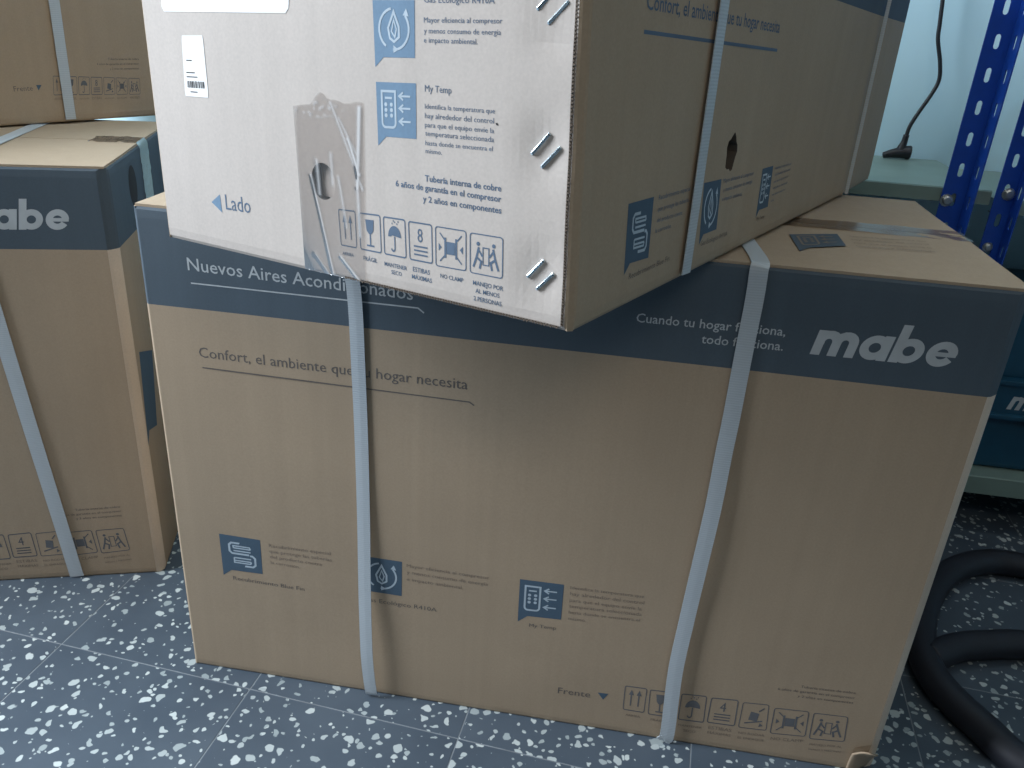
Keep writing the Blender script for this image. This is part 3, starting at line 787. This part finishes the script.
# print and straps of the long face
P = LO.px
def lwords(mat, name, rows, **kw):
    pr = Print()
    for body, a, b in rows: text(pr, body, P(*a), P(*b), **kw)
    return pr.lay(name, LO, mat, top)
lwords('blue_ink', 'slogan_lettering', [('Confort, el ambiente que tu hogar necesita', (646.3, 9), (779, 33))], hf=1.0, bold=.008)
pr = Print(); pr.stroke([P(643.8, 31.7), P(777, 50.3)], .0028); pr.lay('slogan_underline', LO, 'blue_ink', top)
for q, dr, lines, cap in ((((628.4, 203.8), (653.8, 196.7), (648.2, 257.6), (624.3, 265)), fl_coil(), [('Recubrimiento especial', (658.5, 200), (690, 190.5)), ('que protege las tuberías', (657.5, 211.5), (689, 201.5)), ('del producto contra', (656.5, 222.5), (682, 214.5)), ('la corrosión.', (655, 233), (671, 227.5))], ('Recubrimiento Blue Fin', (628.4, 279.5), (669, 260.5))),
                          (((704, 183), (721.4, 179), (716.3, 229.2), (699.5, 236)), fl_leaf(), [('Mayor eficiencia al compresor', (723, 183), (753.6, 174.8)), ('y menos consumo de energía', (723, 192), (752, 183)), ('e impacto ambiental.', (722, 201), (742, 195.5))], ('Gas Ecológico R410A', (700.3, 246), (727, 235.5))),
                          (((762.5, 168.8), (773.2, 165.7), (767.6, 206.8), (756.5, 211)), fl_remote(), [('Identifica la temperatura que', (775, 169.5), (791, 164.5)), ('hay alrededor del control', (774.5, 176), (790, 170.5)), ('para que el equipo envíe la', (773.5, 183), (788, 177)), ('temperatura seleccionada', (772.5, 189.5), (787, 183.5)), ('hasta donde se encuentra el', (771.5, 196), (785, 190)), ('mismo.', (770.5, 202), (774, 200.5))], ('My Temp', (756, 221), (764, 218)))):
    mp = quad_map(LO, q); pr = Print(); pr.poly([[mp(v) for v in fl_shape()[0]]]); fo = pr.lay('blue_flag', LO, 'flag_ink', top, .00015)
    pr = Print(); pr.add(dr, mp); pr.lay('line_drawing', LO, 'line_ink', fo, .00030)
    lwords('blue_ink', 'paragraph_lettering', lines, hf=.9); lwords('grey_ink', 'caption_lettering', [cap], hf=.9)
b0 = LO.px(720.7, 0); b1 = LO.px(680.5, 283.5)
dirs = (b0-b1)/(b0[1]-b1[1])
strap(top, up_and_over(LO, b1, dirs, ZT+H2, .0035), .0175)
# far strap, twisted so that it is seen on edge, at the buckled fold
RP = [(LO.at(LO.L-.004, t, .006), np.array([-d1[0], -d1[1], 0])+LO.n*.25) for t in (.003, .1, .2, .3, H2-.005)]
strap(top, RP, .0045)
fl = sheet('pushed_in_flap', lambda u, v: LA.at(hc[0]+(u-.38)*1.5*abs(he[0]-hc[0]), hc[1]+(v-.5)*1.8*abs(hv[1]-hc[1]), -.007+.004*u), 4, 4, 'kraft_pale', top)

# ================================================================== LEFT PILE
ga = math.radians(18.23); dA = np.array([math.cos(ga), math.sin(ga)]); sA = np.array([-dA[1], dA[0]])
cr = on_z((165, 572), 0)[:2]
c0 = cr-dA*W
left, LFc = carton('carton', 'brown carton on the floor with slanting white strap, carrying a carton stacked crosswise', [c0, cr, cr+sA*D, c0+sA*D], 0, H-.004, (.01, .013, .008, .008), seed=9, pale_fold=1)
ff, fs = LFc[0], LFc[1]
front_prints(ff, left, ('logo', 'symbols'))
HL = H-.004
e0, e1 = ff.px(-8, 300), ff.px(77, 573)
ds = (e0-e1)/(e0[1]-e1[1])
strap(left, up_and_over(ff, e1, ds, HL, .0025), .0205)
# clear tape round the end: over the top and down the side
def ltape(u, v):
    m = cr+sA*(D/2-.026+.052*u)
    if v < .6: q = m-dA*(.07*(1-v/.6)); z = HL+.0014+.004*abs(noise.noise(Vector((u*4, v*9, 3))))
    else: q = m+dA*(.0016+.002*abs(noise.noise(Vector((u*5, v*20, 5))))); z = HL-.004-.09*(v-.6)/.4
    return np.array([q[0], q[1], z])
sheet('sealing_tape', ltape, 8, 50, 'tape', left)
mp = quad_map(fs, ((139, 352), (152, 350), (157, 425), (147, 432))); pr = Print(); pr.poly([[mp(v) for v in fl_shape()[0]]]); pr.lay('blue_flag', fs, 'flag_ink', left)
pr = Print()
for k in range(40): pr.stroke([(D-.03, .30+k*.0085), (D-.022, .3005+k*.0085)], .003)
pr.lay('stitched_edge', fs, 'white_ink', left)
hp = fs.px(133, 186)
pr = Print(); pr.poly([[(hp[0]+.022*math.cos(w*.3142), hp[1]+.03*math.sin(w*.3142)) for w in range(20)]]); pr.lay('hand_hole_shade', fs, 'black_ink', left)  # flat black oval, paints the shade inside a hand hole

# carton standing skewed on the left one
ZL = HL+.0035
g0 = on_z((0, 126), ZL)[:2]; g1 = on_z((150, 116), ZL)[:2]; dB = (g1-g0)/np.linalg.norm(g1-g0); nB = np.array([dB[1], -dB[0], 0])
sB = np.array([-dB[1], dB[0]])
rx = hit((137, 92), nB, nB[:2] @ g0)[:2]
aR = FR.px(848, 717)[0]
kr = rx+dB*(W-aR); kl = kr-dB*W
up, UF = carton('carton', 'brown carton stacked crosswise on the carton with the slanting strap', [kl, kr, kr+sB*D, kl+sB*D], ZL, H2, (.01, .01, .008, .008), seed=12, band_t=.2365)
u0 = UF[0]
for k, dr in enumerate((ic_up(), ic_glass(), ic_umbrella(), ic_stack('8'), ic_roll(), ic_clamp(), ic_carry())):
    x0 = 53+12.6*k; mp = quad_map(u0, ((x0, 76+.35*k), (x0+11, 76.4+.35*k), (x0+11.6, 94.6-.1*k), (x0+.8, 95-.1*k)))
    pr = Print(); pr.add(dr, mp); pr.lay('handling_symbol', u0, 'symbol_ink', up)
    pr = Print(); text(pr, ('ARRIBA', 'FRÁGIL', 'MANTENER', 'ESTIBAS', 'NO RODAR', 'NO CLAMP', 'MANEJO')[k], mp((.05, -.28)), mp((.95, -.28)), hf=1.2); pr.lay('caption_lettering', u0, 'faint_ink', up)
pr = Print(); text(pr, 'Frente', u0.px(14, 91.5), u0.px(33, 90.5)); pr.lay('caption_lettering', u0, 'grey_ink', up)
pr = Print(); pr.poly([[u0.px(36, 85), u0.px(38.6, 90.5), u0.px(41.5, 85)]]); pr.lay('arrow_mark', u0, 'flag_ink', up)
pr = Print()
for body, a, b in (('Tubería interna de cobre', (108, 60), (139, 60)), ('6 años de garantía en el compresor', (97, 65), (139, 64.6)), ('y 2 años en componentes', (110, 69.8), (139, 69.2))): text(pr, body, u0.px(*a), u0.px(*b), hf=.9)
pr.lay('warranty_lettering', u0, 'grey_ink', up)
e0, e1 = UF[0].px(53, 0), UF[0].px(70, 117)
ds = (e0-e1)/(e0[1]-e1[1])
strap(up, up_and_over(UF[0], e1, ds, ZL+H2, .0025), .0165)

# ================================================================== SHELVING BY THE WALL
SY = .62                      # front of the shelves
def slotted_post(name, parent, x, y, z0, z1, fl=.038, side=1, zref=0.0):
    """angle-iron post: flange facing the room and one standing out towards it, both with slots"""
    bm = bmesh.new(); th = .002
    pitch, sh_, sw = .0478, .0215, .0080
    def flange(o, ax, nrm):
        o = Vector(o); ax = Vector(ax)
        def put(rings):
            flat = [p for r in rings for p in r]; vs = [bm.verts.new(o+ax*p[0]+Vector((0, 0, p[1]))) for p in flat]
            for t in tessellate_polygon([[Vector((p[0], p[1], 0)) for p in r] for r in rings]):
                try: bm.faces.new([vs[i] for i in t])
                except ValueError: pass
        z = zref-pitch*math.floor((zref-z0)/pitch)
        if z-z0 > 1e-4: put([[(0, z0), (fl, z0), (fl, z), (0, z)]])
        while z+pitch < z1:
            c = z+pitch/2; r = sw/2; hh = sh_/2-r
            st_ = [(fl/2+r*math.cos(math.radians(w)), c+hh+r*math.sin(math.radians(w))) for w in (0, 45, 90, 135, 180)]+[(fl/2+r*math.cos(math.radians(w)), c-hh+r*math.sin(math.radians(w))) for w in (180, 225, 270, 315, 360)]
            put([[(0, z), (fl, z), (fl, z+pitch), (0, z+pitch)], st_]); z += pitch
        put([[(0, z), (fl, z), (fl, z1), (0, z1)]])
    flange((x, y, 0), (1, 0, 0), (0, -1, 0)); flange((x+fl*side, y, 0) if side > 0 else (x, y, 0), (0, -1, 0), (-1, 0, 0))
    bmesh.ops.remove_doubles(bm, verts=bm.verts[:], dist=1e-5); bmesh.ops.recalc_face_normals(bm, faces=bm.faces[:])
    me = bpy.data.meshes.new(name); bm.to_mesh(me); bm.free()
    o = link(name, me, 'post_blue', parent); md = o.modifiers.new('thickness', 'SOLIDIFY'); md.thickness = th; md.offset = 0
    return o
def bolt(parent, p, r=.0075):
    V, Fc = [], []; n = 6
    for yy, rr in ((0, r*1.35), (-.0015, r*1.35), (-.0015, r), (-.006, r), (-.0072, r*.7)):
        for k in range(n*2): w = math.pi*k/n; V.append((p[0]+rr*math.cos(w), p[1]+yy, p[2]+rr*math.sin(w)))
    m = n*2
    for i in range(4):
        for k in range(m): q = (k+1) % m; Fc.append((i*m+k, i*m+q, (i+1)*m+q, (i+1)*m+k))
    Fc.append(tuple(4*m+k for k in range(m)))
    return mesh('bolt', V, Fc, 'bolt', parent)
def shelf(parent, x0, x1, y0, y1, z, lip):
    V = [(x0, y0, z), (x1, y0, z), (x1, y1, z), (x0, y1, z)]
    bm = bmesh.new()
    prof = [(y0+.012, z-lip), (y0, z-lip), (y0, z-.002), (y0+.002, z), (y1-.002, z), (y1, z-.002), (y1, z-lip), (y1-.012, z-lip)]
    lo = [bm.verts.new((x0, a, b)) for a, b in prof]; hi = [bm.verts.new((x1, a, b)) for a, b in prof]
    for i in range(len(prof)-1): bm.faces.new((lo[i], hi[i], hi[i+1], lo[i+1]))
    me = bpy.data.meshes.new('shelf'); bm.to_mesh(me); bm.free()
    o = link('shelf', me, 'shelf_grey', parent); md = o.modifiers.new('thickness', 'SOLIDIFY'); md.thickness = .0012; md.offset = -1
    return o
zs1 = on_y((905, 183.5), SY)[2]; LIP1 = zs1-on_y((905, 198), SY)[2]
xp1 = on_y((954, 150), SY-.004)[0]; xp2 = on_y((1009, 150), SY-.004)[0]
YP = SY-.003
unitA = thing('shelving_unit', 'shelving with blue slotted post and greenish steel shelf holding the black cable', 'shelving', (.6, .77, 0))
zr = on_y((970, 100), YP)[2]
pA = slotted_post('post', unitA, xp1, YP, 0, 1.9, zref=on_y((965, 139), YP)[2]-.0239)
slotted_post('post', unitA, .10, YP, 0, 1.9)
shelf(unitA, .10, xp2-.004, SY, WALL_Y-.008, zs1, LIP1)
shelf(unitA, .10, xp1+.038, SY, WALL_Y-.008, .14, .037)
b1_ = on_y((946, 200), YP); bolt(unitA, (b1_[0], YP-.001, b1_[2]))
unitB = thing('shelving_unit', 'blue slotted shelving whose low greenish shelf carries the blue tool case', 'shelving', (1.6, .77, 0))
slotted_post('post', unitB, xp2, YP, 0, 1.9, fl=.030, zref=on_y((1020, 161), YP)[2]-.0239)
slotted_post('post', unitB, 2.0, YP, 0, 1.9)
ZLOW = on_y((1010, 480), SY)[2]
shelf(unitB, xp2+.002, 2.04, SY, WALL_Y-.008, ZLOW, .037)
shelf(unitB, xp2+.002, 2.04, SY, WALL_Y-.008, zs1-.012, LIP1)
b2_ = on_y((1008, 194), YP); bolt(unitB, (b2_[0], YP-.001, b2_[2]))
b3_ = on_y((987, 247), YP); bolt(unitB, (b3_[0], YP-.001, b3_[2]), .006)

# tool case on the low shelf
CY = .645
zt = on_y((1008, 384), CY)[2]; zb = on_y((1008, 415), CY)[2]
case = thing('tool_case', 'dark teal-blue plastic tool case with white lettering on the low shelf', 'tool case', (1.45, .76, ZLOW))
cx0 = xp2+.03; cx1 = cx0+.44
box('lower_shell', (cx0, cx1, CY+.012, CY+.25, ZLOW+.0005, zb), 'case_blue', case, .012, 3)
box('upper_shell', (cx0, cx1, CY+.012, CY+.25, zt, zt+.15), 'case_blue', case, .012, 3)
box('front_panel', (cx0-.004, cx1+.004, CY, CY+.254, zb-.004, zt+.004), 'case_blue', case, .006, 2)
box('rim', (cx0-.007, cx1+.007, CY-.006, CY+.257, zt-.002, zt+.009), 'case_blue', case, .003, 2)
box('rim', (cx0-.007, cx1+.007, CY-.006, CY+.257, zb-.009, zb+.002), 'case_blue', case, .003, 2)
box('latch', (cx0+.16, cx0+.22, CY-.010, CY+.006, zb-.03, zt+.02), 'case_dark', case, .004, 2)
cf = Face((cx0, CY, 0), (cx1, CY, 0), (cx0, CY, 1), (cx1, CY, 1))
pr = Print(); a = cf.px(1006, 408); text(pr, 'makita', a, (a[0]+.135, a[1]), hf=1.0, bold=.035, shear=.25); pr.lay('brand_lettering', cf, 'white_ink', case, .0008)

filler_ = thing('shade_filler_box', 'dark navy box added to fill the shade under the upper shelf behind the posts', 'bin', (.85, .78, .14))  # invented box, added so the gap under the upper shelf stays dark
box('tub', (.60, 1.100, .665, .905, .1405, .50), 'case_navy', filler_, .015, 3)
box('lid', (.592, 1.108, .657, .910, .50, .53), 'case_navy', filler_, .006, 2)

# cable with its strain relief, lying against the wall on the shelf
YC = WALL_Y-.035
pts = [on_y(q, YC) for q in ((950, -60), (944, -10), (940, 22), (938, 40), (940, 62), (939, 80), (931, 95), (919, 112), (910, 126), (906, 137))]
cz = pts[-1]
cab = thing('power_cable', 'thin black cable hanging by the pale wall, plug resting on the shelf', 'cable', (cz[0], YC, zs1))
pts = [np.array([p[0], YC+.02*math.exp(-((i-6)/3)**2)*0, p[2]]) for i, p in enumerate(pts)]
pts = [np.array([pts[0][0]+.01, YC, 1.5])]+pts
V, Fc = tube(catmull(pts, 8), .0036, 10); mesh('cord', V, Fc, 'rubber', cab, True)
V, Fc = tube(catmull([cz+(0, 0, .004), cz+(-.001, 0, -.01), np.array([cz[0]-.003, YC, zs1+.022]), np.array([cz[0]-.004, YC, zs1+.010])], 5), lambda u: .0055+.0055*u*u, 12); mesh('strain_relief', V, Fc, 'rubber', cab, True)
V, Fc = tube(catmull([np.array([cz[0]-.034, YC-.004, zs1+.006]), np.array([cz[0]-.018, YC-.002, zs1+.010]), np.array([cz[0]+.004, YC, zs1+.0135]), np.array([cz[0]+.014, YC, zs1+.0135])], 5), lambda u: .0055+.0075*min(1, u*1.2), 12); mesh('plug', V, Fc, 'rubber', cab, True)

# coiled hose on the floor
R_H = .0225
hp_ = [(1130, 600), (1070, 578), (1024, 566), (985, 562), (950, 572), (928, 598), (921, 630), (926, 662), (945, 692), (985, 730), (1030, 768), (1110, 800), (1190, 760), (1180, 690), (1110, 655), (1024, 645), (985, 645), (955, 648), (928, 658)]
hz = [R_H]*13+[R_H]*6
pts = [on_z(q, z)*1.0 for q, z in zip(hp_, hz)]
for q in pts: q[0] = max(q[0], W+R_H+.012)
V, Fc = tube(catmull(pts, 10), lambda u: R_H, 14)
tag(mesh('coiled_hose', V, Fc, 'hose', None, True), 'thick black hose coiled on the terrazzo floor beside the shelving', 'hose')
